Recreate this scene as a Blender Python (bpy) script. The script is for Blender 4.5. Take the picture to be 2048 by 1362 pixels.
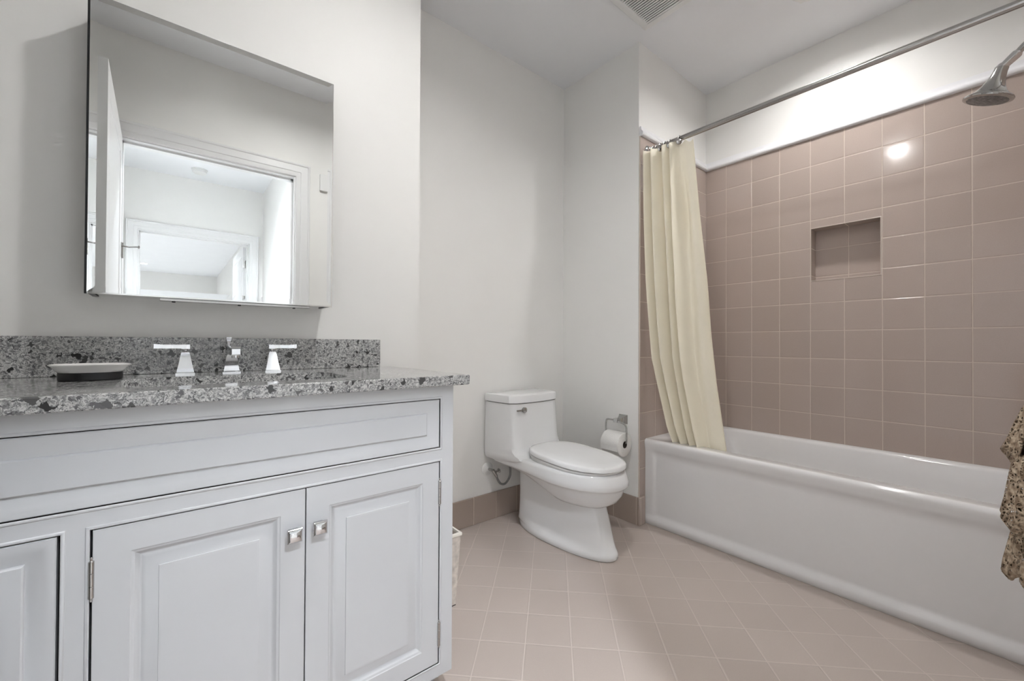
import bpy, bmesh, math, random
from math import sin, cos, pi, radians
from mathutils import Vector, Matrix

for o in list(bpy.data.objects):
    bpy.data.objects.remove(o, do_unlink=True)
S = bpy.context.scene
COL = S.collection
random.seed(7)

# ------------------------------------------------------------------ camera
CAMH = 1.003
F_PX, YAW, PITCH, ROLL = 835.33, 0.688173, 0.00820272, 0.00521858
fwd = Vector((sin(YAW), cos(YAW), 0)); rgt = Vector((cos(YAW), -sin(YAW), 0)); up = Vector((0, 0, 1))
f2 = fwd * cos(PITCH) + up * sin(PITCH); u2 = up * cos(PITCH) - fwd * sin(PITCH)
r3 = rgt * cos(ROLL) + u2 * sin(ROLL); u3 = u2 * cos(ROLL) - rgt * sin(ROLL)
cam = bpy.data.cameras.new('camera'); camo = bpy.data.objects.new('camera', cam); COL.objects.link(camo)
cam.sensor_width = 36.0; cam.lens = 36.0 * F_PX / 2048.0; cam.clip_start = 0.02; cam.clip_end = 60
M3 = Matrix((r3, u3, -f2)).transposed()
camo.matrix_world = Matrix.Translation((0, 0, CAMH)) @ M3.to_4x4()
S.camera = camo

# ------------------------------------------------------------------ world, exposure
S.view_settings.view_transform = 'Standard'; S.view_settings.look = 'None'
S.view_settings.gamma = 1.0; S.view_settings.use_curve_mapping = False
S.view_settings.exposure = 1.22
w = bpy.data.worlds.new('world'); S.world = w; w.use_nodes = True
w.node_tree.nodes['Background'].inputs[0].default_value = (0.9, 0.95, 1.0, 1)
w.node_tree.nodes['Background'].inputs[1].default_value = 0.3
LAMP_BATH, LAMP_DOOR, LAMP_TUB, FILL_HALL, LAMP_FAR = 245.0, 7.0, 195.0, 1180.0, 1550.0

# ------------------------------------------------------------------ helpers
def new_mat(name):
    m = bpy.data.materials.new(name); m.use_nodes = True
    nt = m.node_tree; b = nt.nodes['Principled BSDF']
    return m, nt, b

def mat(name, col, rough=0.5, metal=0.0, coat=0.0, noise=0.0, nscale=40.0, bump=0.0, spec=0.5):
    m, nt, b = new_mat(name)
    b.inputs['Roughness'].default_value = rough; b.inputs['Metallic'].default_value = metal
    b.inputs['Coat Weight'].default_value = coat; b.inputs['Coat Roughness'].default_value = 0.05
    b.inputs['Specular IOR Level'].default_value = spec
    n = nt.nodes.new('ShaderNodeTexNoise'); n.inputs['Scale'].default_value = nscale; n.inputs['Detail'].default_value = 3
    g = nt.nodes.new('ShaderNodeNewGeometry'); nt.links.new(g.outputs['Position'], n.inputs['Vector'])
    cr = nt.nodes.new('ShaderNodeValToRGB'); nt.links.new(n.outputs['Fac'], cr.inputs['Fac'])
    lo = tuple(c * (1 - noise) for c in col); hi = tuple(min(1, c * (1 + noise)) for c in col)
    cr.color_ramp.elements[0].position = 0.3; cr.color_ramp.elements[1].position = 0.7
    cr.color_ramp.elements[0].color = (*lo, 1); cr.color_ramp.elements[1].color = (*hi, 1)
    nt.links.new(cr.outputs['Color'], b.inputs['Base Color'])
    if bump:
        bp = nt.nodes.new('ShaderNodeBump'); bp.inputs['Strength'].default_value = bump; bp.inputs['Distance'].default_value = 0.001
        nt.links.new(n.outputs['Fac'], bp.inputs['Height']); nt.links.new(bp.outputs['Normal'], b.inputs['Normal'])
    return m

def math_node(nt, op, a, b=None, c=None):
    n = nt.nodes.new('ShaderNodeMath'); n.operation = op
    for i, v in enumerate((a, b, c)):
        if v is None: continue
        if isinstance(v, (int, float)): n.inputs[i].default_value = v
        else: nt.links.new(v, n.inputs[i])
    return n.outputs[0]

def tile_mat(name, d1, o1, p1, d2, o2, p2, col, grout, gw=0.003, rough=0.12, var=0.03, gvar=False):
    """tile grid read from world position: rows along two directions"""
    m, nt, b = new_mat(name)
    g = nt.nodes.new('ShaderNodeNewGeometry')
    masks = []; cells = []
    for d, o, p in ((d1, o1, p1), (d2, o2, p2)):
        if d is None: continue
        dt = nt.nodes.new('ShaderNodeVectorMath'); dt.operation = 'DOT_PRODUCT'
        nt.links.new(g.outputs['Position'], dt.inputs[0]); dt.inputs[1].default_value = d
        t = math_node(nt, 'DIVIDE', math_node(nt, 'SUBTRACT', dt.outputs['Value'], o), p)
        cells.append(math_node(nt, 'FLOOR', t))
        fr = math_node(nt, 'FRACT', math_node(nt, 'ADD', t, 0.5))
        ds = math_node(nt, 'MULTIPLY', math_node(nt, 'ABSOLUTE', math_node(nt, 'SUBTRACT', fr, 0.5)), p)
        masks.append(ds)
    dist = masks[0] if len(masks) == 1 else math_node(nt, 'MINIMUM', masks[0], masks[1])
    mr = nt.nodes.new('ShaderNodeMapRange'); mr.interpolation_type = 'SMOOTHSTEP'
    nt.links.new(dist, mr.inputs['Value']); mr.inputs['From Min'].default_value = gw * 0.42; mr.inputs['From Max'].default_value = gw * 0.62
    mr2 = nt.nodes.new('ShaderNodeMapRange'); mr2.interpolation_type = 'SMOOTHSTEP'
    nt.links.new(dist, mr2.inputs['Value']); mr2.inputs['From Min'].default_value = gw * 0.4; mr2.inputs['From Max'].default_value = gw * 1.6
    comb = nt.nodes.new('ShaderNodeCombineXYZ')
    for i, c in enumerate(cells): nt.links.new(c, comb.inputs[i])
    wn = nt.nodes.new('ShaderNodeTexWhiteNoise'); nt.links.new(comb.outputs[0], wn.inputs['Vector'])
    nz = nt.nodes.new('ShaderNodeTexNoise'); nz.inputs['Scale'].default_value = 260; nt.links.new(g.outputs['Position'], nz.inputs['Vector'])
    v1 = math_node(nt, 'MULTIPLY_ADD', wn.outputs['Value'], 2 * var, 1 - var)
    v2 = math_node(nt, 'MULTIPLY_ADD', nz.outputs['Fac'], 0.10, 0.95)
    vm = nt.nodes.new('ShaderNodeVectorMath'); vm.operation = 'SCALE'; vm.inputs[0].default_value = col
    nt.links.new(math_node(nt, 'MULTIPLY', v1, v2), vm.inputs['Scale'])
    mx = nt.nodes.new('ShaderNodeMix'); mx.data_type = 'RGBA'
    nt.links.new(mr.outputs[0], mx.inputs['Factor']); mx.inputs['A'].default_value = (*grout, 1)
    nt.links.new(vm.outputs[0], mx.inputs['B']); nt.links.new(mx.outputs['Result'], b.inputs['Base Color'])
    rr = nt.nodes.new('ShaderNodeMapRange'); nt.links.new(mr.outputs[0], rr.inputs['Value'])
    rr.inputs['To Min'].default_value = 0.8; rr.inputs['To Max'].default_value = rough; nt.links.new(rr.outputs[0], b.inputs['Roughness'])
    wv = nt.nodes.new('ShaderNodeTexNoise'); wv.inputs['Scale'].default_value = 9; nt.links.new(g.outputs['Position'], wv.inputs['Vector'])
    hgt = math_node(nt, 'ADD', mr2.outputs[0], math_node(nt, 'MULTIPLY', wv.outputs['Fac'], 0.25))
    bp = nt.nodes.new('ShaderNodeBump'); bp.inputs['Strength'].default_value = 0.6; bp.inputs['Distance'].default_value = 0.0012
    nt.links.new(hgt, bp.inputs['Height']); nt.links.new(bp.outputs['Normal'], b.inputs['Normal'])
    return m

def granite_mat():
    m, nt, b = new_mat('speckled_quartz')
    g = nt.nodes.new('ShaderNodeNewGeometry')
    warp = nt.nodes.new('ShaderNodeTexNoise'); warp.inputs['Scale'].default_value = 55; warp.inputs['Detail'].default_value = 4
    nt.links.new(g.outputs['Position'], warp.inputs['Vector'])
    vs = nt.nodes.new('ShaderNodeVectorMath'); vs.operation = 'SCALE'; vs.inputs['Scale'].default_value = 0.030
    nt.links.new(warp.outputs['Color'], vs.inputs[0])
    ad = nt.nodes.new('ShaderNodeVectorMath'); ad.operation = 'ADD'
    nt.links.new(g.outputs['Position'], ad.inputs[0]); nt.links.new(vs.outputs[0], ad.inputs[1])
    P = ad.outputs[0]
    def chips(scale, thr, rad):
        v = nt.nodes.new('ShaderNodeTexVoronoi'); v.inputs['Scale'].default_value = scale; v.distance = 'MANHATTAN'; nt.links.new(P, v.inputs['Vector'])
        sp = nt.nodes.new('ShaderNodeSeparateColor'); nt.links.new(v.outputs['Color'], sp.inputs[0])
        on = math_node(nt, 'LESS_THAN', sp.outputs[0], thr)
        r = math_node(nt, 'MULTIPLY_ADD', sp.outputs[1], rad * 0.7, rad * 0.4)
        ins = math_node(nt, 'LESS_THAN', v.outputs['Distance'], r)
        return math_node(nt, 'MULTIPLY', on, ins), sp.outputs[2]
    big, bc = chips(56, 0.30, 0.72)
    mid, mc = chips(130, 0.24, 0.75)
    def flakes(scale, metric, lo, hi):
        v = nt.nodes.new('ShaderNodeTexVoronoi'); v.inputs['Scale'].default_value = scale; v.distance = metric
        w2 = nt.nodes.new('ShaderNodeTexNoise'); w2.inputs['Scale'].default_value = 95; w2.inputs['Detail'].default_value = 2
        nt.links.new(g.outputs['Position'], w2.inputs['Vector'])
        sc = nt.nodes.new('ShaderNodeVectorMath'); sc.operation = 'SCALE'; sc.inputs['Scale'].default_value = 0.020; nt.links.new(w2.outputs['Color'], sc.inputs[0])
        a2 = nt.nodes.new('ShaderNodeVectorMath'); a2.operation = 'ADD'; nt.links.new(g.outputs['Position'], a2.inputs[0]); nt.links.new(sc.outputs[0], a2.inputs[1])
        nt.links.new(a2.outputs[0], v.inputs['Vector'])
        sp = nt.nodes.new('ShaderNodeSeparateColor'); nt.links.new(v.outputs['Color'], sp.inputs[0])
        return math_node(nt, 'MULTIPLY_ADD', sp.outputs[0], hi - lo, lo)
    f1 = flakes(270, 'MANHATTAN', 0.0, 1.0); f2 = flakes(560, 'EUCLIDEAN', 0.0, 1.0)
    fm = math_node(nt, 'ADD', math_node(nt, 'MULTIPLY', f1, 0.6), math_node(nt, 'MULTIPLY', f2, 0.4))
    cr = nt.nodes.new('ShaderNodeValToRGB'); nt.links.new(fm, cr.inputs['Fac'])
    e = cr.color_ramp.elements
    e[0].position = 0.15; e[0].color = (0.15, 0.15, 0.155, 1); e[1].position = 0.82; e[1].color = (0.68, 0.68, 0.67, 1)
    q = cr.color_ramp.elements.new(0.40); q.color = (0.30, 0.30, 0.30, 1)
    q = cr.color_ramp.elements.new(0.58); q.color = (0.47, 0.47, 0.465, 1)
    m1 = nt.nodes.new('ShaderNodeMix'); m1.data_type = 'RGBA'; nt.links.new(mid, m1.inputs['Factor'])
    nt.links.new(cr.outputs['Color'], m1.inputs['A']); m1.inputs['B'].default_value = (0.13, 0.13, 0.135, 1)
    m2 = nt.nodes.new('ShaderNodeMix'); m2.data_type = 'RGBA'; nt.links.new(big, m2.inputs['Factor'])
    nt.links.new(m1.outputs['Result'], m2.inputs['A'])
    cc = nt.nodes.new('ShaderNodeCombineColor')
    k = math_node(nt, 'MULTIPLY_ADD', bc, 0.09, 0.035)
    for i in range(3): nt.links.new(k, cc.inputs[i])
    nt.links.new(cc.outputs[0], m2.inputs['B'])
    nt.links.new(m2.outputs['Result'], b.inputs['Base Color'])
    b.inputs['Roughness'].default_value = 0.10
    return m

def lamp_mat(name, strength, col=(1, 0.985, 0.97)):
    m = bpy.data.materials.new(name); m.use_nodes = True; nt = m.node_tree
    nt.nodes.clear(); e = nt.nodes.new('ShaderNodeEmission'); o = nt.nodes.new('ShaderNodeOutputMaterial')
    e.inputs[0].default_value = (*col, 1); e.inputs[1].default_value = strength
    nt.links.new(e.outputs[0], o.inputs[0]); return m

def lace_mat():
    m, nt, b = new_mat('ecru_lace')
    g = nt.nodes.new('ShaderNodeNewGeometry')
    v = nt.nodes.new('ShaderNodeTexVoronoi'); v.feature = 'DISTANCE_TO_EDGE'; v.inputs['Scale'].default_value = 130
    n = nt.nodes.new('ShaderNodeTexNoise'); n.inputs['Scale'].default_value = 30
    nt.links.new(g.outputs['Position'], v.inputs['Vector']); nt.links.new(g.outputs['Position'], n.inputs['Vector'])
    hole = math_node(nt, 'GREATER_THAN', v.outputs['Distance'], 0.17)
    open_ = math_node(nt, 'GREATER_THAN', n.outputs['Fac'], 0.44)
    alpha = math_node(nt, 'SUBTRACT', 1.0, math_node(nt, 'MULTIPLY', hole, open_))
    nt.links.new(alpha, b.inputs['Alpha'])
    n2 = nt.nodes.new('ShaderNodeTexNoise'); n2.inputs['Scale'].default_value = 90; nt.links.new(g.outputs['Position'], n2.inputs['Vector'])
    cr = nt.nodes.new('ShaderNodeValToRGB'); nt.links.new(n2.outputs['Fac'], cr.inputs['Fac'])
    cr.color_ramp.elements[0].position = 0.35; cr.color_ramp.elements[0].color = (0.20, 0.135, 0.085, 1)
    cr.color_ramp.elements[1].position = 0.68; cr.color_ramp.elements[1].color = (0.52, 0.42, 0.31, 1)
    nt.links.new(cr.outputs['Color'], b.inputs['Base Color']); b.inputs['Roughness'].default_value = 0.85
    bp = nt.nodes.new('ShaderNodeBump'); bp.inputs['Strength'].default_value = 0.8; bp.inputs['Distance'].default_value = 0.003
    nt.links.new(n2.outputs['Fac'], bp.inputs['Height']); nt.links.new(bp.outputs['Normal'], b.inputs['Normal'])
    return m

def obj(name, bm, m, parent=None, smooth=None, label=None, loc=None):
    bmesh.ops.remove_doubles(bm, verts=bm.verts, dist=1e-6)
    bmesh.ops.recalc_face_normals(bm, faces=bm.faces)
    me = bpy.data.meshes.new(name); bm.to_mesh(me); bm.free()
    if smooth is not None:
        for p in me.polygons: p.use_smooth = True
        me.set_sharp_from_angle(angle=radians(smooth))
    for mm in (m if isinstance(m, (list, tuple)) else [m]): me.materials.append(mm)
    o = bpy.data.objects.new(name, me); COL.objects.link(o)
    if parent is not None: o.parent = parent
    if loc is not None: o.location = loc
    if label: o['label'] = label
    return o

def thing(name, label, cat, loc=(0, 0, 0), rotz=0.0, group=None):
    o = bpy.data.objects.new(name, None); COL.objects.link(o)
    o.location = loc; o.rotation_euler = (0, 0, rotz); o.empty_display_size = 0.05
    o['label'] = label; o['category'] = cat
    if group: o['group'] = group
    return o

def tag(o, label, cat, group=None):
    o['label'] = label; o['category'] = cat
    if group: o['group'] = group
    return o

def struct(name, bm, m, smooth=None, label=None):
    o = obj(name, bm, m, None, smooth); o['kind'] = 'structure'
    if label: o['label'] = label
    return o

def dup(root, loc, rotz=None, label=None):
    r = root.copy(); COL.objects.link(r); r.location = loc
    if rotz is not None: r.rotation_euler = (0, 0, rotz)
    if label: r['label'] = label
    for ch in list(root.children):
        c = ch.copy(); COL.objects.link(c); c.parent = r
        for gch in list(ch.children):
            d = gch.copy(); COL.objects.link(d); d.parent = c
    return r

def box(bm, x0, x1, y0, y1, z0, z1, bev=0.0, seg=2):
    t = bmesh.new()
    vs = [t.verts.new((x, y, z)) for x in (x0, x1) for y in (y0, y1) for z in (z0, z1)]
    for f in ((0, 1, 3, 2), (4, 6, 7, 5), (0, 4, 5, 1), (2, 3, 7, 6), (0, 2, 6, 4), (1, 5, 7, 3)):
        t.faces.new([vs[i] for i in f])
    bmesh.ops.recalc_face_normals(t, faces=t.faces)
    if bev: bmesh.ops.bevel(t, geom=list(t.edges), offset=bev, segments=seg, profile=0.5, affect='EDGES')
    me = bpy.data.meshes.new('tmp'); t.to_mesh(me); t.free(); bm.from_mesh(me); bpy.data.meshes.remove(me)
    return bm

def B(x0, x1, y0, y1, z0, z1, bev=0.0, seg=2): return box(bmesh.new(), x0, x1, y0, y1, z0, z1, bev, seg)

def loft(bm, loops, closed=True, cap0=True, cap1=True):
    rows = [[bm.verts.new(p) for p in L] for L in loops]
    n = len(rows[0])
    for a, b in zip(rows[:-1], rows[1:]):
        for i in range(n if closed else n - 1):
            j = (i + 1) % n
            bm.faces.new((a[i], a[j], b[j], b[i]))
    if closed and cap0: bm.faces.new(rows[0][::-1])
    if closed and cap1: bm.faces.new(rows[-1])
    return bm

def frame_to(d):
    d = Vector(d).normalized(); a = Vector((0, 0, 1)) if abs(d.z) < 0.9 else Vector((1, 0, 0))
    x = a.cross(d).normalized(); return x, d.cross(x).normalized(), d

def lathe(bm, prof, origin=(0, 0, 0), axis=(0, 0, 1), n=32, cap0=True, cap1=True):
    x, y, d = frame_to(axis); o = Vector(origin)
    loops = [[o + d * h + (x * cos(2 * pi * k / n) + y * sin(2 * pi * k / n)) * max(r, 1e-4) for k in range(n)] for r, h in prof]
    return loft(bm, loops, True, cap0, cap1)

def tube(bm, pts, r, n=12, caps=True):
    pts = [Vector(p) for p in pts]; loops = []
    x = None
    for i, p in enumerate(pts):
        t = (pts[min(i + 1, len(pts) - 1)] - pts[max(i - 1, 0)]).normalized()
        if x is None: x, y, _ = frame_to(t)
        x = (x - t * x.dot(t)).normalized(); y = t.cross(x)
        rr = r[i] if isinstance(r, (list, tuple)) else r
        loops.append([p + (x * cos(2 * pi * k / n) + y * sin(2 * pi * k / n)) * rr for k in range(n)])
    return loft(bm, loops, True, caps, caps)

def smooth_path(ctrl, n=8):
    P = [Vector(p) for p in ctrl]; P = [P[0] * 2 - P[1]] + P + [P[-1] * 2 - P[-2]]; out = []
    for i in range(1, len(P) - 2):
        for k in range(n):
            t = k / n; a, b, c, d = P[i - 1:i + 3]
            out.append(0.5 * ((2 * b) + (c - a) * t + (2 * a - 5 * b + 4 * c - d) * t * t + (-a + 3 * b - 3 * c + d) * t ** 3))
    out.append(P[-2]); return out

def rrect(x0, x1, y0, y1, r, n=6):
    pts = []
    for cx, cy, a in ((x1 - r, y1 - r, 0), (x0 + r, y1 - r, 90), (x0 + r, y0 + r, 180), (x1 - r, y0 + r, 270)):
        for k in range(n + 1):
            t = radians(a + 90 * k / n); pts.append((cx + r * cos(t), cy + r * sin(t)))
    return pts

def interp(tab, z):
    tab = sorted(tab)
    if z <= tab[0][0]: return tab[0][1]
    for (a, va), (b, vb) in zip(tab[:-1], tab[1:]):
        if z <= b: return va + (vb - va) * (z - a) / (b - a)
    return tab[-1][1]

def raised(bm, x0, x1, z0, z1, yf, prof, back=0.02):
    """panel whose front (toward -y) follows inset/depth pairs; depth is +y"""
    loops = [[(x0, yf + back, z0), (x1, yf + back, z0), (x1, yf + back, z1), (x0, yf + back, z1)]]
    for i, d in prof:
        loops.append([(x0 + i, yf + d, z0 + i), (x1 - i, yf + d, z0 + i), (x1 - i, yf + d, z1 - i), (x0 + i, yf + d, z1 - i)])
    return loft(bm, loops)

# ------------------------------------------------------------------ materials
PAINT = mat('wall_paint', (0.87, 0.862, 0.84), 0.55, noise=0.01, nscale=3, bump=0.0)
CEILP = mat('ceiling_paint', (0.87, 0.88, 0.90), 0.7, noise=0.01, nscale=4)
TRIMP = mat('trim_paint', (0.82, 0.82, 0.82), 0.3, noise=0.005)
CAB = mat('cabinet_paint', (0.585, 0.592, 0.605), 0.32, noise=0.006, nscale=6)
DARK = mat('gap_shade', (0.02, 0.02, 0.02), 0.8)  # near-black colour standing in for shade in gaps and hollows
CHROME = mat('chrome', (0.66, 0.66, 0.67), 0.05, 1.0, noise=0.01)
CHROMED = mat('dark_chrome', (0.46, 0.46, 0.45), 0.12, 1.0, noise=0.02)  # base colour darkened to stand in for dark reflections
STEEL = mat('brushed_steel', (0.46, 0.45, 0.44), 0.22, 1.0, noise=0.03, nscale=200)
NICKEL = mat('nickel', (0.42, 0.41, 0.40), 0.25, 1.0, noise=0.05)
MIRROR = mat('mirror_glass', (0.90, 0.915, 0.91), 0.0, 1.0)
ALU = mat('polished_aluminium', (0.80, 0.80, 0.79), 0.12, 1.0, noise=0.03)
BLACK = mat('black_plastic', (0.008, 0.008, 0.009), 0.35)
CERAM = mat('white_ceramic', (0.82, 0.825, 0.83), 0.07, coat=0.3, noise=0.004)
ACRYL = mat('tub_enamel', (0.80, 0.79, 0.79), 0.12, coat=0.3, noise=0.005)
DISHW = mat('soap_dish_glaze', (0.80, 0.79, 0.77), 0.15, noise=0.01)
PAPER = mat('toilet_paper', (0.84, 0.83, 0.81), 0.9, noise=0.03, nscale=120, bump=0.4)
CARD = mat('cardboard_core', (0.10, 0.085, 0.07), 0.9)
CURT = mat('cream_curtain', (0.98, 0.925, 0.775), 0.5, noise=0.015, nscale=12)
_nt = CURT.node_tree; _tr = _nt.nodes.new('ShaderNodeBsdfTranslucent'); _tr.inputs[0].default_value = (0.99, 0.95, 0.80, 1)
_mx = _nt.nodes.new('ShaderNodeMixShader'); _mx.inputs[0].default_value = 0.18
_nt.links.new(_nt.nodes['Principled BSDF'].outputs[0], _mx.inputs[1]); _nt.links.new(_tr.outputs[0], _mx.inputs[2])
_nt.links.new(_mx.outputs[0], _nt.nodes['Material Output'].inputs[0])
BRAID = mat('braided_hose', (0.30, 0.30, 0.30), 0.4, 0.8, noise=0.4, nscale=700)
SHELL = mat('mother_of_pearl', (0.66, 0.60, 0.54), 0.28, noise=0.22, nscale=38, bump=0.2)
RIMW = mat('ivory_rim', (0.80, 0.77, 0.70), 0.4)
BROWN = mat('brown_towel', (0.045, 0.02, 0.012), 0.95, noise=0.4, nscale=300, bump=1.0)
LACE = lace_mat()
NOZZ = mat('grey_rubber', (0.20, 0.19, 0.19), 0.5, noise=0.5, nscale=110)
PLAST = mat('white_plastic', (0.82, 0.82, 0.81), 0.35)
QUARTZ = granite_mat()
GROUT = (0.62, 0.54, 0.47)
TC = (0.465, 0.386, 0.343)
PZ = 0.1552
TILE_X = tile_mat('wall_tile_right', (0, 1, 0), 1.2132, 0.154, (0, 0, 1), 0.0, PZ, TC, GROUT)
TILE_Y = tile_mat('wall_tile_end', (1, 0, 0), 2.183, 0.154, (0, 0, 1), 0.0, PZ, TC, GROUT)
BASE_Y = tile_mat('shaded_base_tile_back', (1, 0, 0), 1.3115, 0.1545, None, 0, 1, (0.40, 0.325, 0.28), GROUT)  # wall tile colour darkened for the lower light near the floor
BASE_X = tile_mat('shaded_base_tile_side', (0, 1, 0), 1.510, 0.154, None, 0, 1, (0.40, 0.325, 0.28), GROUT)  # same darkened copy of the wall tile, lower light painted in
Q = 2 ** -0.5
FLOORM = tile_mat('floor_tile', (Q, Q, 0), 1.4047, 0.1550, (Q, -Q, 0), 0.0665, 0.1535, (0.485, 0.418, 0.378), (0.60, 0.53, 0.485), gw=0.0032, rough=0.30, var=0.025)
HALLF = mat('hall_floor', (0.62, 0.60, 0.57), 0.35, noise=0.1, nscale=8)

# ------------------------------------------------------------------ room shell
YV, YT, YR, XR, XW, YW, ZC = 1.58, 1.93, 1.345, 2.025, 2.80, -0.195, 2.703
XC, XL = 0.798, -0.62
ZT = 2.173                      # tile top

struct('floor', B(XL - 0.1, XW + 0.12, YW - 0.115, YT + 0.1, -0.08, 0.0), FLOORM)
struct('floor_hall', B(-2.6, 1.1, -10.5, YW - 0.115, -0.08, -0.001), HALLF)

def ceiling_with_holes(name, x0, x1, y0, y1, holes, m):
    bm = bmesh.new(); h = 0.075
    xs = sorted({x0, x1, *[c[0] - h for c in holes], *[c[0] + h for c in holes]})
    ys = sorted({y0, y1, *[c[1] - h for c in holes], *[c[1] + h for c in holes]})
    for a, b in zip(xs[:-1], xs[1:]):
        for c, d in zip(ys[:-1], ys[1:]):
            mx, my = (a + b) / 2, (c + d) / 2
            if any(abs(mx - q[0]) < h and abs(my - q[1]) < h for q in holes): continue
            box(bm, a, b, c, d, ZC, ZC + 0.1)
    return struct(name, bm, m)
BATH_LIGHTS = [(0.69, 0.670), (2.34, 0.615), (0.206, 0.110)]
HALL_FILL = [(0.22, -0.95)]  # unseen lamp added to brighten the hall and fill the bathroom
FAR_LIGHTS = [(-0.2, -4.1), (-0.435, -9.12), (-1.6, -6.3)]  # first and last are added, unseen, to brighten the far room
ceiling_with_holes('ceiling', XL - 0.1, XW + 0.12, YW, YT + 0.1, BATH_LIGHTS, CEILP)
ceiling_with_holes('ceiling_hall', -2.6, 1.1, -10.5, YW, HALL_FILL + FAR_LIGHTS, CEILP)

struct('wall_left', B(XL - 0.1, XC, YV, YV + 0.35 - 0.0, 0, ZC), PAINT)
struct('wall_back', B(XL - 0.1, XR, YT, YT + 0.12, 0, ZC), PAINT)
struct('wall_corner', B(XR, XW + 0.12, YR + 0.008, YT + 0.12, 0, ZC), PAINT)
struct('wall_side', B(XL - 0.12, XL, YW, YV, 0, ZC), PAINT)

# right wall with recess for the niche
NY0, NY1, NZ0, NZ1, ND = 0.4495, 0.7490, 1.367, 1.661, 0.088
bm = bmesh.new()
box(bm, XW + 0.008, XW + 0.12, YW, NY0 - 0.01, 0, ZC); box(bm, XW + 0.008, XW + 0.12, NY1 + 0.01, YR + 0.008, 0, ZC)
box(bm, XW + 0.008, XW + 0.12, NY0 - 0.01, NY1 + 0.01, 0, NZ0 - 0.01); box(bm, XW + 0.008, XW + 0.12, NY0 - 0.01, NY1 + 0.01, NZ1 + 0.01, ZC)
box(bm, XW + ND + 0.01, XW + 0.12, NY0 - 0.01, NY1 + 0.01, NZ0 - 0.01, NZ1 + 0.01)
struct('wall_right', bm, PAINT)

# tile field on the right wall: slab with a lined recess
bm = bmesh.new()
def quad(bm, *p): bm.faces.new([bm.verts.new(q) for q in p])
Y0, Y1 = YW + 0.008, YR
for a, b, c, d in ((Y0, NY0, 0, ZT), (NY1, Y1, 0, ZT), (NY0, NY1, 0, NZ0), (NY0, NY1, NZ1, ZT)):
    box(bm, XW, XW + 0.008, a, b, c, d)
box(bm, XW + ND, XW + ND + 0.01, NY0, NY1, NZ0, NZ1)
box(bm, XW + 0.001, XW + ND, NY0 - 0.008, NY0, NZ0, NZ1); box(bm, XW + 0.001, XW + ND, NY1, NY1 + 0.008, NZ0, NZ1)
box(bm, XW + 0.001, XW + ND, NY0, NY1, NZ0 - 0.008, NZ0); box(bm, XW + 0.001, XW + ND, NY0, NY1, NZ1, NZ1 + 0.008)
struct('wall_tile_right', bm, TILE_X, label='glazed taupe square tiles with a recessed niche above the tub')
bm = bmesh.new(); e = 0.0030
loft(bm, [[(XW - d, NY0 + i, NZ0 + i), (XW - d, NY1 - i, NZ0 + i), (XW - d, NY1 - i, NZ1 - i), (XW - d, NY0 + i, NZ1 - i)] for i, d in ((-e, -0.001), (-e, 0.0008), (-e * 0.4, 0.0016), (e * 0.3, 0.0010), (e * 0.3, -0.004))], cap0=False, cap1=False)
struct('trim_8', bm, mat('niche_edge', (0.60, 0.53, 0.47), 0.3, noise=0.01))
struct('wall_tile_end', B(XR + 0.004, XW, YR, YR + 0.008, 0, ZT, 0.002), TILE_Y)
struct('wall_tile_front', B(2.045, XW, YW, YW + 0.008, 0, ZT, 0.002), TILE_Y)

# white cap moulding on the tile
CAPP = [(0.0, -0.001), (0.011, 0.0), (0.0155, 0.005), (0.017, 0.012), (0.0155, 0.019), (0.010, 0.025), (0.006, 0.033), (0.0045, 0.044), (0.003, 0.052), (-0.006, 0.052), (-0.006, -0.001)]
CAP = mat('white_cap_tile', (0.86, 0.86, 0.88), 0.12, noise=0.01)
bm = bmesh.new(); loft(bm, [[(XW - d, y, ZT + z) for d, z in CAPP] for y in (YW + 0.008, YR)]); struct('trim_1', bm, CAP, 50)
bm = bmesh.new(); loft(bm, [[(x, YR - d, ZT + z) for d, z in CAPP] for x in (XR + 0.004, XW)]); struct('trim_2', bm, CAP, 50)
bm = bmesh.new(); loft(bm, [[(x, YW + 0.008 + d, ZT + z) for d, z in CAPP] for x in (2.045, XW)]); struct('trim_3', bm, CAP, 50)

# tile baseboards
struct('baseboard_back', B(XC, XR, YT - 0.010, YT, 0.0, 0.152, 0.003), BASE_Y)
struct('baseboard_corner', B(XR - 0.010, XR, YR - 0.002, YT - 0.010, 0.0, 0.154, 0.003), BASE_X)
struct('baseboard_end', B(XR - 0.010, 2.073, YR - 0.010, YR - 0.001, 0.0, 0.154, 0.003), TILE_Y)
struct('baseboard_left', B(XC, XC + 0.010, YV, YT - 0.010, 0.0, 0.152, 0.003), BASE_X)
struct('baseboard_front', B(0.75, 2.045, YW, YW + 0.010, 0.0, 0.152, 0.003), BASE_Y)

# wall behind the camera with its doorway
DX0, DX1, DZ = -0.215, 0.648, 2.122
def wall_opening(name, x0, x1, y0, y1, ox0, ox1, oz, m=PAINT):
    bm = bmesh.new(); box(bm, x0, ox0, y0, y1, 0, ZC); box(bm, ox1, x1, y0, y1, 0, ZC); box(bm, ox0, ox1, y0, y1, oz, ZC)
    return struct(name, bm, m)
wall_opening('wall_front', XL - 0.1, XW + 0.12, YW - 0.115, YW, DX0 - 0.02, DX1 + 0.02, DZ + 0.02)
wall_opening('wall_hall_end', -2.6, 1.1, -2.67, -2.55, -0.255, 0.70, 2.12)
struct('wall_hall_left', B(-0.50, -0.385, -2.55, YW - 0.115, 0, ZC), PAINT)
struct('wall_hall_right', B(0.82, 0.94, -2.55, YW - 0.115, 0, ZC), PAINT)
struct('wall_far_right', B(0.96, 1.08, -10.5, -2.67, 0, ZC), PAINT)
struct('wall_far_left', B(-2.6, -2.5, -10.5, -2.67, 0, ZC), PAINT)
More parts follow.
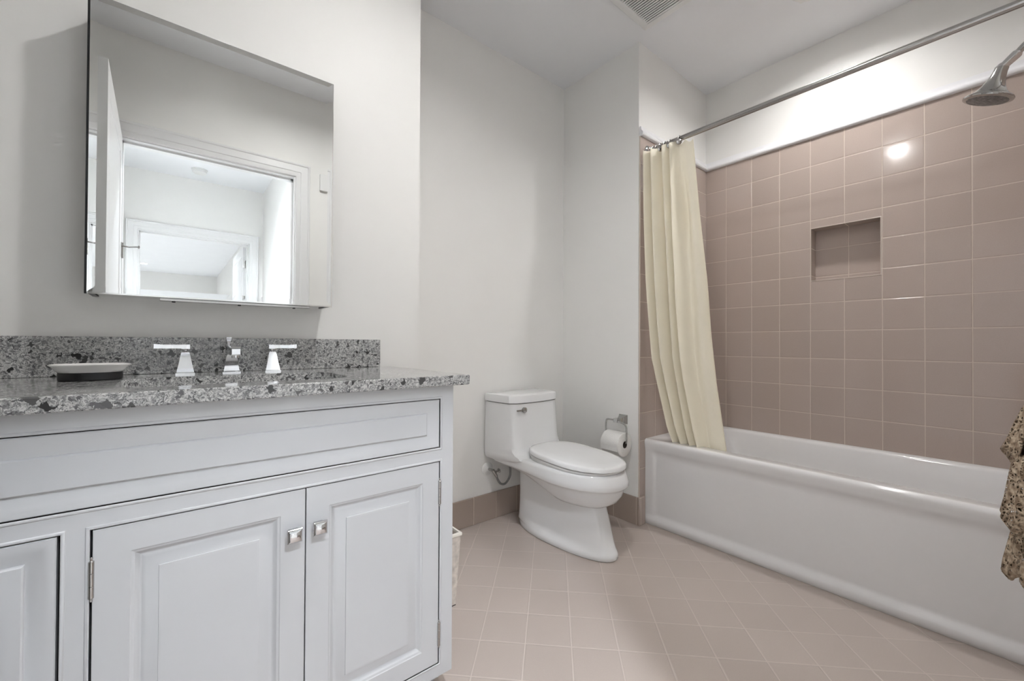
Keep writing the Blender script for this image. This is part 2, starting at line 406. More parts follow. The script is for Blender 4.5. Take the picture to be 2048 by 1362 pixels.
struct('wall_far_end', B(-2.5, 0.96, -10.5, -10.38, 0, ZC), PAINT)

CASP = [(0.0, 0.0), (0.004, -0.010), (0.012, -0.013), (0.030, -0.013), (0.034, -0.017), (0.074, -0.017), (0.078, -0.022), (0.086, -0.024), (0.090, -0.020), (0.090, 0.0)]
def casing(name, x0, x1, z, y, s):
    """mitred moulding round an opening; s = +1 when its face looks to +y"""
    bm = bmesh.new(); e = 0.006
    st = [[(x0 - e - d, y - s * h, 0) for d, h in CASP], [(x0 - e - d, y - s * h, z + e + d) for d, h in CASP],
          [(x1 + e + d, y - s * h, z + e + d) for d, h in CASP], [(x1 + e + d, y - s * h, 0) for d, h in CASP]]
    loft(bm, st); return struct(name, bm, TRIMP, 30)
casing('trim_4', DX0, DX1, DZ, YW, 1)
casing('trim_5', -0.235, 0.68, 2.10, -2.55, 1)
def jamb(name, x0, x1, z, y0, y1):
    bm = bmesh.new(); t = 0.02
    box(bm, x0 - t, x0, y0, y1, 0, z); box(bm, x1, x1 + t, y0, y1, 0, z); box(bm, x0 - t, x1 + t, y0, y1, z, z + t)
    ym = (y0 + y1) / 2
    box(bm, x0, x0 + 0.012, ym - 0.02, ym + 0.02, 0, z); box(bm, x1 - 0.012, x1, ym - 0.02, ym + 0.02, 0, z); box(bm, x0, x1, ym - 0.02, ym + 0.02, z - 0.012, z)
    return struct(name, bm, TRIMP)
jamb('trim_6', DX0, DX1, DZ, YW - 0.115, YW)
jamb('trim_7', -0.235, 0.68, 2.10, -2.67, -2.55)

# bathroom door leaf standing open, hinged at the left of the opening
DPROF = [(0, 0), (0.115, 0), (0.118, 0.004), (0.128, 0.009), (0.135, 0.006), (0.16, 0.002), (0.165, 0.001)]
def door_leaf(name, L, H, t=0.036):
    """leaf in local x from the hinge, face toward -y"""
    bm = bmesh.new()
    cuts = [(0.0, 0.98), (0.98, H)]
    for z0, z1 in cuts:
        raised(bm, 0, L, z0, z1, -t / 2, [(0, 0), (0.10, 0), (0.104, 0.004), (0.115, 0.007), (0.15, 0.003), (0.155, 0.002)], t / 2)
        loft(bm, [[(0 + i, t / 2 - d, z0 + i), (L - i, t / 2 - d, z0 + i), (L - i, t / 2 - d, z1 - i), (0 + i, t / 2 - d, z1 - i)]
                  for i, d in [(0, t / 2), (0, 0), (0.10, 0), (0.104, 0.004), (0.115, 0.007), (0.15, 0.003), (0.155, 0.002)]])
    o = struct(name, bm, TRIMP); return o
d1 = door_leaf('door_1', 0.845, 2.105)
d1.location = (-0.222, YW + 0.012, 0.008); d1.rotation_euler = (0, 0, radians(89.2))
d1['label'] = 'white panelled bathroom door standing open beside the vanity, seen in the mirror'
bm = bmesh.new(); box(bm, -0.004, 0.030, -0.021, -0.018, 1.455, 1.535, 0.001); tube(bm, [(-0.004, -0.022, 1.452), (-0.004, -0.022, 1.538)], 0.005)
obj('hinge', bm, NICKEL, d1)
bm = bmesh.new(); tube(bm, [(0.0, -0.022, 1.520), (0.01, -0.05, 1.515), (0.012, -0.085, 1.520)], 0.0045, 8); lathe(bm, [(0.0, 0), (0.008, 0.001), (0.008, 0.008), (0, 0.010)], (0.012, -0.085, 1.52), (0, -1, 0), 12)
obj('door_stop', bm, NICKEL, d1)
bm = bmesh.new()
for s in (-1, 1):
    lathe(bm, [(0.0, 0), (0.026, 0.0), (0.026, 0.006), (0.011, 0.010), (0.011, 0.04), (0.0, 0.042)], (0.785, s * 0.018, 0.96), (0, s, 0), 20)
    tube(bm, [(0.785, s * 0.052, 0.96), (0.70, s * 0.054, 0.958), (0.675, s * 0.050, 0.955)], [0.010, 0.008, 0.007], 10)
obj('lever_handle', bm, NICKEL, d1, 40)
d2 = door_leaf('door_2', 0.87, 2.08)
d2.location = (0.662, -2.675, 0.008); d2.rotation_euler = (0, 0, radians(-90.5))
d2['label'] = 'white door standing open into the bright room beyond the hall'
bm = bmesh.new()
for z in (1.84, 1.02): box(bm, -0.004, 0.0, -0.016, 0.022, z, z + 0.09); tube(bm, [(-0.004, 0.022, z), (-0.004, 0.022, z + 0.09)], 0.006)
obj('hinge', bm, NICKEL, d2)

# ------------------------------------------------------------------ ceiling lamps
COOL = (0.93, 0.985, 1.06)
def downlight(x, y, strength, label, col=(1, 0.985, 0.97), r=0.052, dp=0.040, group=None):
    t = thing('recessed_light', label, 'ceiling light', (x, y, ZC), 0, group)
    bm = bmesh.new(); R = 0.062
    lathe(bm, [(R, 0.0), (R + 0.003, -0.004), (0.092, -0.003), (0.095, 0.0), (0.110, 0.0005), (0.110, 0.002), (R, 0.002)], n=40, cap0=False, cap1=False)
    obj('trim_ring', bm, PLAST, t, 40)
    bm = bmesh.new(); lathe(bm, [(R, 0.0), (R, dp + 0.020), (0.0, dp + 0.0202)], n=40, cap0=False)
    obj('housing', bm, PLAST, t, 40)
    bm = bmesh.new(); lathe(bm, [(0.0, dp), (r, dp + 0.001), (r, dp + 0.016), (0.0, dp + 0.017)], n=40)
    o = obj('lamp', bm, lamp_mat('lamp_glow', strength, col), t, 40)
    return t
downlight(*BATH_LIGHTS[0], LAMP_BATH, 'round recessed ceiling light in the middle of the room before the vanity', dp=0.018)
downlight(*BATH_LIGHTS[1], LAMP_TUB, 'round recessed ceiling light above the bathtub beside the vent', dp=0.028)
downlight(*BATH_LIGHTS[2], LAMP_DOOR, 'round recessed ceiling light just inside the bathroom doorway', dp=0.080)
downlight(*HALL_FILL[0], FILL_HALL, 'added unseen fill lamp in the hall ceiling just outside the bathroom door', COOL)
downlight(*FAR_LIGHTS[0], LAMP_FAR, 'added unseen ceiling lamp brightening the far room just inside its door', COOL)
downlight(*FAR_LIGHTS[1], LAMP_FAR, 'round recessed ceiling light at the end of the far room, seen in the mirror', COOL)
downlight(*FAR_LIGHTS[2], LAMP_FAR, 'added unseen ceiling lamp brightening the left side of the far room', COOL)

# exhaust vent
vt = thing('ceiling_vent', 'square white slatted exhaust vent in the ceiling before the toilet', 'vent', (1.805, 1.1135, ZC))
h = 0.1625
bm = bmesh.new()
loft(bm, [[(sx * a, sy * a, z) for sx, sy in ((-1, -1), (1, -1), (1, 1), (-1, 1))] for a, z in ((h, 0), (h, -0.010), (h - 0.005, -0.014), (0.125, -0.017), (0.122, -0.012), (0.122, 0.0))], cap0=False, cap1=False)
obj('frame', bm, PLAST, vt)
obj('backing_shade', B(-0.124, 0.124, -0.124, 0.124, -0.004, -0.002), DARK, vt)  # black sheet painting the shade behind the slats
bm = bmesh.new()
for k in range(17):
    x = -0.122 + 0.244 * (k + 0.5) / 17; box(bm, x - 0.0040, x + 0.0040, -0.122, 0.122, -0.0155, -0.0125)
obj('slats', bm, PLAST, vt)

# ------------------------------------------------------------------ vanity
YC = 1.040
va = thing('vanity_cabinet', 'white painted vanity cabinet with inset raised panel doors', 'cabinet', (0.04, 1.30, 0))
VX0, VX1, VZ0, VZ1 = -0.60, 0.6365, 0.069, 0.8845
def vobj(name, bm, m, parent=None, smooth=None, label=None):
    o = obj(name, bm, m, parent or va, smooth, label)
    
    if o.parent.parent is None: o.matrix_parent_inverse = Matrix.Translation((-0.04, -1.30, 0))
    return o
OPEN = {'drawer': (-0.548, 0.5945, 0.7095, 0.8475), 'doors': (-0.1035, 0.5945, 0.1055, 0.6715),
        'bank1': (-0.548, -0.1395, 0.400, 0.6725), 'bank2': (-0.548, -0.1395, 0.1055, 0.362)}
bm = bmesh.new()
xs = sorted({VX0, VX1, *[v for o in OPEN.values() for v in o[:2]]}); zs = sorted({VZ0, VZ1, *[v for o in OPEN.values() for v in o[2:]]})
for a, b in zip(xs[:-1], xs[1:]):
    for c, d in zip(zs[:-1], zs[1:]):
        mx, mz = (a + b) / 2, (c + d) / 2
        if any(o[0] < mx < o[1] and o[2] < mz < o[3] for o in OPEN.values()): continue
        box(bm, a, b, YC, YC + 0.02, c, d)
vobj('face_frame', bm, CAB)
for o4 in OPEN.values():            # bead round each opening
    bm = bmesh.new()
    x0, x1, z0, z1 = o4; P = [(0.0, 0.010), (0.0, -0.0005), (-0.0015, -0.0018), (-0.0045, -0.0018), (-0.006, -0.0005), (-0.0062, 0.0015), (-0.0072, 0.0015), (-0.0074, -0.0001)]
    loft(bm, [[(x0 + i, YC + d, z0 + i), (x1 - i, YC + d, z0 + i), (x1 - i, YC + d, z1 - i), (x0 + i, YC + d, z1 - i)] for i, d in P], cap0=False, cap1=False)
    vobj('bead_moulding', bm, CAB, None, 50)
bm = bmesh.new()
box(bm, VX0, VX0 + 0.018, YC + 0.02, YV - 0.002, 0, VZ1); box(bm, VX1 - 0.018, VX1, YC + 0.02, YV - 0.002, VZ0, VZ1); box(bm, VX1 - 0.018, VX1, YC + 0.075, YV - 0.002, 0, VZ0)
box(bm, VX0 + 0.018, VX1 - 0.018, YC + 0.02, YV - 0.002, VZ0, VZ0 + 0.018); box(bm, VX0 + 0.018, VX1 - 0.018, YV - 0.012, YV - 0.002, VZ0, VZ1)
vobj('carcass', bm, CAB)
vobj('toe_kick', B(VX0 + 0.018, VX1 - 0.018, YC + 0.070, YC + 0.085, 0, VZ0), CAB)
vobj('interior_shade', B(VX0 + 0.02, VX1 - 0.02, YC + 0.030, YC + 0.034, VZ0 + 0.02, VZ1 - 0.01), DARK)  # black sheet in place of the natural shade behind the door gaps
DOORP = [(0, 0.001), (0.001, 0), (0.050, 0), (0.0515, 0.0016), (0.0535, 0.0022), (0.056, 0.0030), (0.060, 0.0072), (0.0635, 0.0090), (0.0655, 0.0092), (0.072, 0.0075), (0.090, 0.0030), (0.0905, 0.0008), (0.0935, 0.0004), (0.096, 0.0004)]
DRAWP = [(0, 0.0018), (0.0018, 0.0), (0.008, 0.0), (0.018, 0.0022), (0.030, 0.0062), (0.0365, 0.0075), (0.0375, 0.0030), (0.0395, 0.0010), (0.042, 0.0008)]
def knob(parent, x, z):
    bm = bmesh.new(); k = 0.0155
    box(bm, x - 0.010, x + 0.010, YC - 0.004, YC, z - 0.010, z + 0.010, 0.001)
    loft(bm, [[(x + sx * a, YC - d, z + sz * a) for sx, sz in ((-1, -1), (1, -1), (1, 1), (-1, 1))] for a, d in ((0.008, 0.004), (0.0055, 0.010), (0.0065, 0.016), (k - 0.001, 0.018), (k, 0.019), (k, 0.022), (k - 0.001, 0.0235), (0.012, 0.0255), (0.008, 0.0275), (0.004, 0.0285))])
    return vobj('knob', bm, CHROME, parent, 30, 'square chrome knob')
def hinge(parent, x, z):
    bm = bmesh.new()
    prof = [(0.0, -0.040), (0.0025, -0.038), (0.0018, -0.034), (0.0042, -0.032), (0.0042, -0.012), (0.0036, -0.0115), (0.0042, -0.011), (0.0042, 0.011), (0.0036, 0.0115), (0.0042, 0.012), (0.0042, 0.032), (0.0018, 0.034), (0.0025, 0.038), (0, 0.040)]
    lathe(bm, prof, (x, YC - 0.001, z), n=14); return vobj('hinge', bm, STEEL, parent, 40)
G = 0.0022
dl = vobj('door', raised(bmesh.new(), -0.1015 + 0.0012, 0.2465 - 0.0012, 0.1055 + G, 0.6715 - G, YC, DOORP), CAB, None, 20)
knob(dl, 0.2195, 0.576); hinge(dl, -0.1015, 0.584); hinge(dl, -0.1015, 0.19)
dr = vobj('door', raised(bmesh.new(), 0.2465 + 0.0012, 0.5945 - G, 0.1055 + G, 0.6715 - G, YC, DOORP), CAB, None, 20)
knob(dr, 0.2725, 0.579); hinge(dr, 0.5935, 0.584); hinge(dr, 0.5935, 0.188)
vobj('drawer_front', raised(bmesh.new(), -0.548 + G, 0.5945 - G, 0.7095 + G * 0.7, 0.8475 - G, YC, DRAWP), CAB, None, 20)
w1 = vobj('drawer_front', raised(bmesh.new(), -0.548 + G, -0.1395 - 0.0042, 0.400 + G, 0.6725 - G, YC, DRAWP), CAB, None, 20); knob(w1, -0.345, 0.535)
w2 = vobj('drawer_front', raised(bmesh.new(), -0.548 + G, -0.1395 - 0.0042, 0.1055 + G, 0.362 - G, YC, DRAWP), CAB, None, 20); knob(w2, -0.345, 0.235)

# countertop with sink opening
ZK0, ZK1, YK, XK = 0.8850, 0.9130, 1.015, 0.676
def plate_hole(outer, inner, z0, z1, ease=0.0025):
    bm = bmesh.new()
    def ring(pts, z): return [bm.verts.new((x, y, z)) for x, y in pts]
    def shrink(pts, d):
        cx = sum(p[0] for p in pts) / len(pts); cy = sum(p[1] for p in pts) / len(pts)
        return [(x - d * (1 if x > cx else -1), y - d * (1 if y > cy else -1)) for x, y in pts]
    def fill(o, i):
        ed = [bm.edges.get((a, b)) or bm.edges.new((a, b)) for L in (o, i) for a, b in zip(L, L[1:] + L[:1])]
        bmesh.ops.triangle_fill(bm, edges=ed, use_beauty=True)
    def side(a, b):
        for k in range(len(a)):
            j = (k + 1) % len(a); bm.faces.new((a[k], a[j], b[j], b[k]))
    so = shrink(outer, ease)
    ob, om, oe, ot = ring(so, z0), ring(outer, z0 + ease), ring(outer, z1 - ease), ring(so, z1)
    ib, it = ring(inner, z0), ring(inner, z1)
    side(ob, om); side(om, oe); side(oe, ot); side(ib, it); fill(ot, it); fill(ob, ib)
    return bm
SINK = (-0.085, 0.378, 1.108, 1.388)
ct = obj('countertop', plate_hole([(VX0 - 0.015, YK), (XK, YK), (XK, YV - 0.001), (VX0 - 0.015, YV - 0.001)], rrect(*SINK, 0.07, 8), ZK0, ZK1), QUARTZ, None, 40)
tag(ct, 'grey speckled stone countertop on the white vanity', 'countertop')
bs = obj('backsplash', B(VX0 - 0.015, 0.628, YV - 0.021, YV - 0.001, ZK1 + 0.0003, 1.0165, 0.0012), QUARTZ)
tag(bs, 'grey speckled stone backsplash strip along the wall behind the faucet', 'backsplash')
bm = bmesh.new(); sx0, sx1, sy0, sy1 = SINK
loft(bm, [[(x, y, z) for x, y in rrect(sx0 - d, sx1 + d, sy0 - d, sy1 + d, max(0.02, 0.075 + d), 8)] for d, z in
          ((0.02, ZK0 - 0.001), (0.02, ZK0 - 0.012), (0.012, ZK0 - 0.020), (0.0, ZK0 - 0.10), (-0.05, ZK0 - 0.155), (-0.10, ZK0 - 0.158), (-0.10, ZK0 - 0.150), (-0.045, ZK0 - 0.145), (-0.012, ZK0 - 0.10), (0.004, ZK0 - 0.012), (0.004, ZK0 - 0.001))], cap0=False)
r0 = bm.verts
sk = obj('sink_basin', bm, CERAM, None, 40); tag(sk, 'white undermount sink basin set in the stone countertop', 'sink')
bm = bmesh.new(); lathe(bm, [(0, 0), (0.022, 0), (0.024, 0.003), (0.012, 0.004), (0, 0.003)], (0.146, 1.248, ZK0 - 0.1495), n=24); obj('drain', bm, CHROME, sk, 40)

# faucet set
fc = thing('faucet', 'chrome two handle widespread faucet with flared square bases on the countertop', 'faucet', (0.145, 1.50, ZK1))
def pyr(bm, cx, cy, prof):
    loft(bm, [[(cx + sx * a, cy + sy * a + dy, z) for sx, sy in ((-1, -1), (1, -1), (1, 1), (-1, 1))] for a, z, dy in prof])
HB = [(0.0215, 0, 0), (0.0215, 0.004, 0), (0.0195, 0.005, 0), (0.0192, 0.009, 0), (0.0165, 0.022, 0), (0.0135, 0.038, 0), (0.0105, 0.056, 0), (0.0085, 0.062, 0)]
for s, hx in ((-1, -0.108), (1, 0.108)):
    hb = bmesh.new(); pyr(hb, hx, 0, HB); ho = obj('handle_base', hb, CHROME, fc, 30)
    lv = bmesh.new(); lathe(lv, [(0.0065, 0.062), (0.005, 0.064), (0.0065, 0.067), (0.0065, 0.070)], (hx, 0, 0), n=16)
    x0, x1 = hx - s * 0.010, hx + s * 0.068
    loft(lv, [[(x, -hw, z - th), (x, hw, z - th), (x, hw, z), (x, -hw, z)] for x, hw, z, th in ((x0, 0.008, 0.0835, 0.0125), (hx + s * 0.006, 0.0085, 0.0835, 0.0125), (hx + s * 0.012, 0.0085, 0.0832, 0.0105), (hx + s * 0.045, 0.0095, 0.0828, 0.0105), (x1, 0.0115, 0.085, 0.0125))])
    obj('lever', lv, CHROME, ho, 30)
bm = bmesh.new()
pyr(bm, 0, 0, [(0.0225, 0, 0), (0.0225, 0.004, 0), (0.020, 0.006, 0), (0.0185, 0.012, -0.001), (0.0155, 0.030, -0.004), (0.0135, 0.048, -0.008), (0.013, 0.060, -0.010)])
loft(bm, [[(-a, y, z0), (a, y, z0), (a, y, z1), (-a, y, z1)] for y, a, z0, z1 in ((0.010, 0.013, 0.055, 0.078), (-0.02, 0.0135, 0.050, 0.082), (-0.06, 0.013, 0.056, 0.080), (-0.10, 0.0125, 0.055, 0.076), (-0.118, 0.012, 0.054, 0.074), (-0.121, 0.010, 0.057, 0.072))])
sp = obj('spout', bm, CHROME, fc, 35)
bm = bmesh.new(); lathe(bm, [(0.0095, 0.0), (0.0095, -0.008), (0.0075, -0.0085), (0.0065, -0.004)], (0, -0.106, 0.055), n=20, cap0=False); obj('aerator', bm, CHROME, sp, 40)
bm = bmesh.new(); pyr(bm, -0.004, 0.022, [(0.003, 0.05, 0), (0.003, 0.088, 0), (0.0045, 0.092, 0), (0.0065, 0.104, 0), (0.0068, 0.106, 0)]); obj('lift_rod', bm, CHROME, fc, 30)

# soap dish
sd = thing('soap_dish', 'oval white soap dish on a black base standing on the countertop left of the faucet', 'soap dish', (-0.140, 1.392, ZK1), radians(3))
sd.scale = (0.91, 0.91, 0.96)
def oval(a, b, z, n=40, e=0.75): return [(a * (abs(cos(t)) ** e) * (1 if cos(t) >= 0 else -1), b * (abs(sin(t)) ** e) * (1 if sin(t) >= 0 else -1), z) for t in [2 * pi * k / n for k in range(n)]]
bm = bmesh.new(); loft(bm, [oval(0.058, 0.040, 0), oval(0.0605, 0.0425, 0.002), oval(0.0605, 0.0425, 0.0185), oval(0.058, 0.04, 0.0195)]); obj('base', bm, BLACK, sd, 40, 'black base')
bm = bmesh.new(); loft(bm, [oval(0.060, 0.042, 0.0195), oval(0.066, 0.047, 0.026), oval(0.0725, 0.0525, 0.0345), oval(0.0765, 0.0555, 0.0365), oval(0.0770, 0.056, 0.0385), oval(0.0745, 0.054, 0.0395), oval(0.070, 0.05, 0.036), oval(0.058, 0.04, 0.0265), oval(0.03, 0.02, 0.0245)]); obj('dish', bm, DISHW, sd, 50)

# ------------------------------------------------------------------ mirror cabinet
MX0, MX1, MZ0, MZ1, YM = -0.162, 0.423, 1.1225, 1.876, 1.463
mc = thing('mirror_cabinet', 'tall wall mirror cabinet with slanted glass edges hung above the faucet', 'mirror', (0.13, YM, 1.5))
def mobj(name, bm, m, smooth=None, label=None):
    o = obj(name, bm, m, mc, smooth, label); o.matrix_parent_inverse = Matrix.Translation((-0.13, -YM, -1.5)); return o
bm = bmesh.new(); bv = 0.019
# mirror plate: the bevel ring leans slightly inward
loft(bm, [[(MX0 + i, YM + d, MZ0 + i), (MX1 - i, YM + d, MZ0 + i), (MX1 - i, YM + d, MZ1 - i), (MX0 + i, YM + d, MZ1 - i)] for i, d in ((0.0045, 0.006), (0.0045, -0.0006), (bv, 0.0))])
mobj('mirror_door', bm, MIRROR)
mobj('edge_reflection_strip', B(MX0, MX0 + 0.0045, YM - 0.001, YM + 0.012, MZ0, MZ1), BLACK, None, 'black strip for the dark reflection down the left edge')  # dark reflection of the polished glass edge, built as a black strip
bm = bmesh.new(); box(bm, MX0 + 0.004, MX1, YM + 0.006, YM + 0.016, MZ0 + 0.0015, MZ1)
mobj('door_backing', bm, ALU)
mobj('body', B(MX0 + 0.016, MX1 - 0.014, YM + 0.018, YV - 0.0005, MZ0 + 0.004, MZ1 - 0.01), ALU)
mobj('side_gasket', B(MX0 + 0.004, MX0 + 0.0155, YM + 0.018, YV - 0.0005, MZ0 + 0.002, MZ1 - 0.002), BLACK)
mobj('side_gasket', B(MX1 - 0.0135, MX1 - 0.002, YM + 0.018, YV - 0.0005, MZ0 + 0.002, MZ1 - 0.002), BLACK)
bm = bmesh.new(); box(bm, -0.02, 0.36, YM + 0.028, YM + 0.056, MZ0 - 0.006, MZ0 + 0.0038, 0.001); rl = mobj('bottom_rail', bm, STEEL)
for x in (0.01, 0.165, 0.315):
    bm = bmesh.new(); lathe(bm, [(0, -0.003), (0.004, -0.0025), (0.0045, 0)], (x, YM + 0.042, MZ0 - 0.006), n=12); o = obj('screw', bm, BLACK, rl)

# ------------------------------------------------------------------ toilet
TX, TY, TROT = 1.578, 1.922, radians(2.2)
to = thing('toilet', 'white one piece skirted toilet standing against the back wall', 'toilet', (TX, TY, 0), TROT)
# local frame: x lateral, -y toward the front
def egg(hw, yb, yf, z, yc=None, eb=0.55, ef=0.9, n=56, hwb=None):
    """outline seen from above: squarer at the back, rounder at the front"""
    yc = yb + (yf - yb) * 0.5 if yc is None else yc; pts = []
    for k in range(n):
        t = 2 * pi * k / n; c, s = cos(t), sin(t)
        if s >= 0: e, r = ef, yf - yc
        else: e, r = eb, yc - yb
        h = hw if (s >= 0 or hwb is None) else hw + (hwb - hw) * abs(s)
        pts.append((h * (abs(c) ** e if s < 0 else abs(c) ** ef) * (1 if c >= 0 else -1), -(yc + r * (abs(s) ** e) * (1 if s >= 0 else -1)), z))
    return pts
bm = bmesh.new()
loft(bm, [egg(0.110, 0.115, 0.725, 0.0, 0.36, 0.75, 0.85, hwb=0.085), egg(0.114, 0.110, 0.732, 0.004, 0.36, 0.75, 0.85, hwb=0.088), egg(0.114, 0.110, 0.732, 0.022, 0.36, 0.75, 0.85, hwb=0.088), egg(0.111, 0.113, 0.727, 0.032, 0.36, 0.75, 0.85, hwb=0.085),
          egg(0.100, 0.122, 0.718, 0.045, 0.37, 0.55, 0.8), egg(0.093, 0.126, 0.708, 0.070, 0.39, 0.5, 0.75), egg(0.089, 0.13, 0.690, 0.13, 0.42, 0.45, 0.72), egg(0.087, 0.13, 0.668, 0.20, 0.43, 0.45, 0.72), egg(0.088, 0.13, 0.655, 0.245, 0.42, 0.45, 0.75), egg(0.088, 0.13, 0.60, 0.345, 0.42, 0.45, 0.75)])
obj('pedestal', bm, CERAM, to, 60)
def sst(a, b, v):
    t = max(0.0, min(1.0, (v - a) / (b - a))); return t * t * (3 - 2 * t)
def swept(L, lift):
    """underside climbs towards the tank"""
    return [(x, y, z + lift * (1 - sst(0.20, 0.50, -y))) for x, y, z in L]
def rimo(hw, yf, z, hwb, yb=0.004): return egg(hw, yb, yf, z, 0.47, 0.30, 0.88, hwb=hwb)
bm = bmesh.new()
loft(bm, [swept(egg(0.075, 0.26, 0.64, 0.225, 0.46, 0.7, 0.85), 0.10), swept(egg(0.110, 0.20, 0.685, 0.238, 0.46, 0.7, 0.85), 0.10), swept(egg(0.138, 0.12, 0.722, 0.262, 0.46, 0.6, 0.85, hwb=0.15), 0.075), swept(egg(0.155, 0.05, 0.742, 0.292, 0.46, 0.45, 0.85, hwb=0.175), 0.050), swept(egg(0.163, 0.02, 0.750, 0.318, 0.46, 0.35, 0.85, hwb=0.188), 0.028), swept(rimo(0.168, 0.754, 0.330, 0.192, 0.008), 0.022),
          swept(rimo(0.180, 0.768, 0.336, 0.197), 0.020), swept(rimo(0.184, 0.772, 0.342, 0.199), 0.019), swept(rimo(0.184, 0.769, 0.362, 0.200), 0.013), swept(rimo(0.180, 0.758, 0.390, 0.200), 0.005), rimo(0.177, 0.750, 0.403, 0.199), rimo(0.168, 0.738, 0.408, 0.196, 0.010)])
obj('bowl', bm, CERAM, to, 60)
def tanko(hw, yb, yf, z, bow=0.022, ch=0.035, n=13):
    """tank outline: flat back, chamfered corners, bowed front"""
    m = hw - ch * 0.35
    pts = [(hw * (1 - 2 * k / 6), -yb, z) for k in range(7)]
    pts += [(-hw - 0.0, -(yb + (yf - yb) * 0.5), z)]
    for k in range(n):
        u = -1 + 2 * k / (n - 1); a = abs(u) ** 2.4
        pts.append((m * u, -(yf + bow * (1 - a) - ch * 0.5 * max(0, abs(u) - 0.86) / 0.14), z))
    pts += [(hw, -(yb + (yf - yb) * 0.5), z)]
    return pts
bm = bmesh.new()
loft(bm, [tanko(0.190, 0.006, 0.200, 0.368, 0.01), tanko(0.198, 0.002, 0.260, 0.382, 0.02), tanko(0.2, 0.002, 0.300, 0.398, 0.026), tanko(0.200, 0.002, 0.285, 0.409, 0.026), tanko(0.200, 0.002, 0.258, 0.417, 0.024), tanko(0.200, 0.002, 0.238, 0.432, 0.024), tanko(0.200, 0.002, 0.226, 0.452, 0.024), tanko(0.2, 0.002, 0.217, 0.48, 0.024),
          tanko(0.199, 0.002, 0.211, 0.53, 0.024), tanko(0.196, 0.002, 0.205, 0.62, 0.024), tanko(0.194, 0.002, 0.202, 0.681, 0.024)])
obj('tank', bm, CERAM, to, 45)
obj('lid_seam_shade', loft(bmesh.new(), [tanko(0.189, 0.006, 0.197, 0.680, 0.024), tanko(0.189, 0.006, 0.197, 0.685, 0.024)]), DARK, to)  # black slab painting the shade between tank and lid
bm = bmesh.new()
loft(bm, [tanko(0.196, 0.001, 0.204, 0.6845, 0.024), tanko(0.199, 0.0, 0.208, 0.6875, 0.024), tanko(0.199, 0.0, 0.208, 0.717, 0.024), tanko(0.197, 0.001, 0.2055, 0.724, 0.024), tanko(0.190, 0.006, 0.198, 0.728, 0.024), tanko(0.14, 0.03, 0.16, 0.730, 0.02)])
obj('tank_lid', bm, CERAM, to, 35)
def seat(z, g, shrink=0.0): return [(x, y, zz + 0.020 * (1 - sst(0.22, 0.74, -y))) for x, y, zz in egg(0.176 - shrink, 0.246 + shrink, 0.758 - shrink + g, z, 0.49, 0.70, 0.9)]
bm = bmesh.new(); loft(bm, [[(x, y, 0.405) for x, y, z in seat(0.4075, -0.012, 0.010)], seat(0.4075, -0.012, 0.008), seat(0.4085, -0.010, 0.003), seat(0.415, -0.010, 0.003), seat(0.417, -0.012, 0.008)]); obj('seat', bm, PLAST, to, 50)
bm = bmesh.new(); loft(bm, [seat(0.4165, -0.006, 0.014), seat(0.4205, -0.006, 0.014)]); obj('seat_gap_shade', bm, DARK, to)  # black slab painting the shade under the seat lid
bm = bmesh.new(); loft(bm, [seat(0.4200, -0.003, 0.004), seat(0.4215, 0.0, 0.0), seat(0.436, 0.0, 0.001), seat(0.441, 0.0, 0.006), seat(0.4435, 0.0, 0.020), seat(0.4455, 0.0, 0.07), seat(0.4465, 0.0, 0.13)]); obj('seat_lid', bm, CERAM, to, 50)
for sx in (-1, 1):
    obj('seat_hinge', B(sx * 0.075 - 0.016, sx * 0.075 + 0.016, -0.266, -0.238, 0.408, 0.452, 0.005), PLAST, to)
bm = bmesh.new()
lathe(bm, [(0.0, 0.0), (0.0145, 0.0), (0.0145, 0.012), (0.011, 0.015), (0.0, 0.0155)], (-0.105, -0.2195, 0.648), (0, -1, 0), 24)
loft(bm, [[(x, -0.2235, 0.648 - a), (x, -0.2295, 0.648 - a), (x, -0.2295, 0.648 + a), (x, -0.2235, 0.648 + a)] for x, a in ((-0.105, 0.006), (-0.135, 0.004), (-0.160, 0.0045))])
obj('flush_lever', bm, NICKEL, to, 40, 'brushed nickel trip lever')
# small wall fitting behind the tank
bm = bmesh.new(); box(bm, 1.776, 1.806, YT - 0.09, YT - 0.0, 0.425, 0.462, 0.004)
tag(obj('wall_fitting', bm, CHROME), 'small chrome fitting on the wall just right of the toilet tank', 'fitting')

# supply valve
sv = thing('supply_valve', 'toilet shut off valve with braided hose and white wall plate low behind the tank', 'valve', (1.410, YT, 0.292))
bm = bmesh.new(); lathe(bm, [(0.037, 0.0), (0.036, 0.003), (0.026, 0.009), (0.011, 0.014), (0.011, 0.016), (0.0, 0.017)], (0, 0, 0), (0, -1, 0), 32); obj('escutcheon', bm, PLAST, sv, 40, 'white round wall plate')
bm = bmesh.new(); tube(bm, [(0, -0.012, 0), (0.004, -0.055, 0)], 0.0075); tube(bm, [(0.0, -0.052, 0.004), (0.022, -0.058, -0.034)], [0.010, 0.0085]); tube(bm, [(0.010, -0.052, -0.012), (0.040, -0.054, -0.006)], [0.006, 0.005])
lathe(bm, [(0, 0), (0.012, 0.001), (0.013, 0.006), (0.0, 0.010)], (0.038, -0.054, -0.006), (1, 0, 0.1), 10)
obj('valve_body', bm, NICKEL, sv, 40)
bm = bmesh.new(); tube(bm, smooth_path([(0.022, -0.058, -0.034), (0.030, -0.060, -0.055), (0.050, -0.062, -0.080), (0.082, -0.062, -0.085), (0.115, -0.060, -0.055), (0.122, -0.058, -0.015), (0.112, -0.056, 0.045), (0.108, -0.056, 0.075)], 6), 0.0062, 10); obj('hose', bm, BRAID, sv, 40, 'braided grey hose')

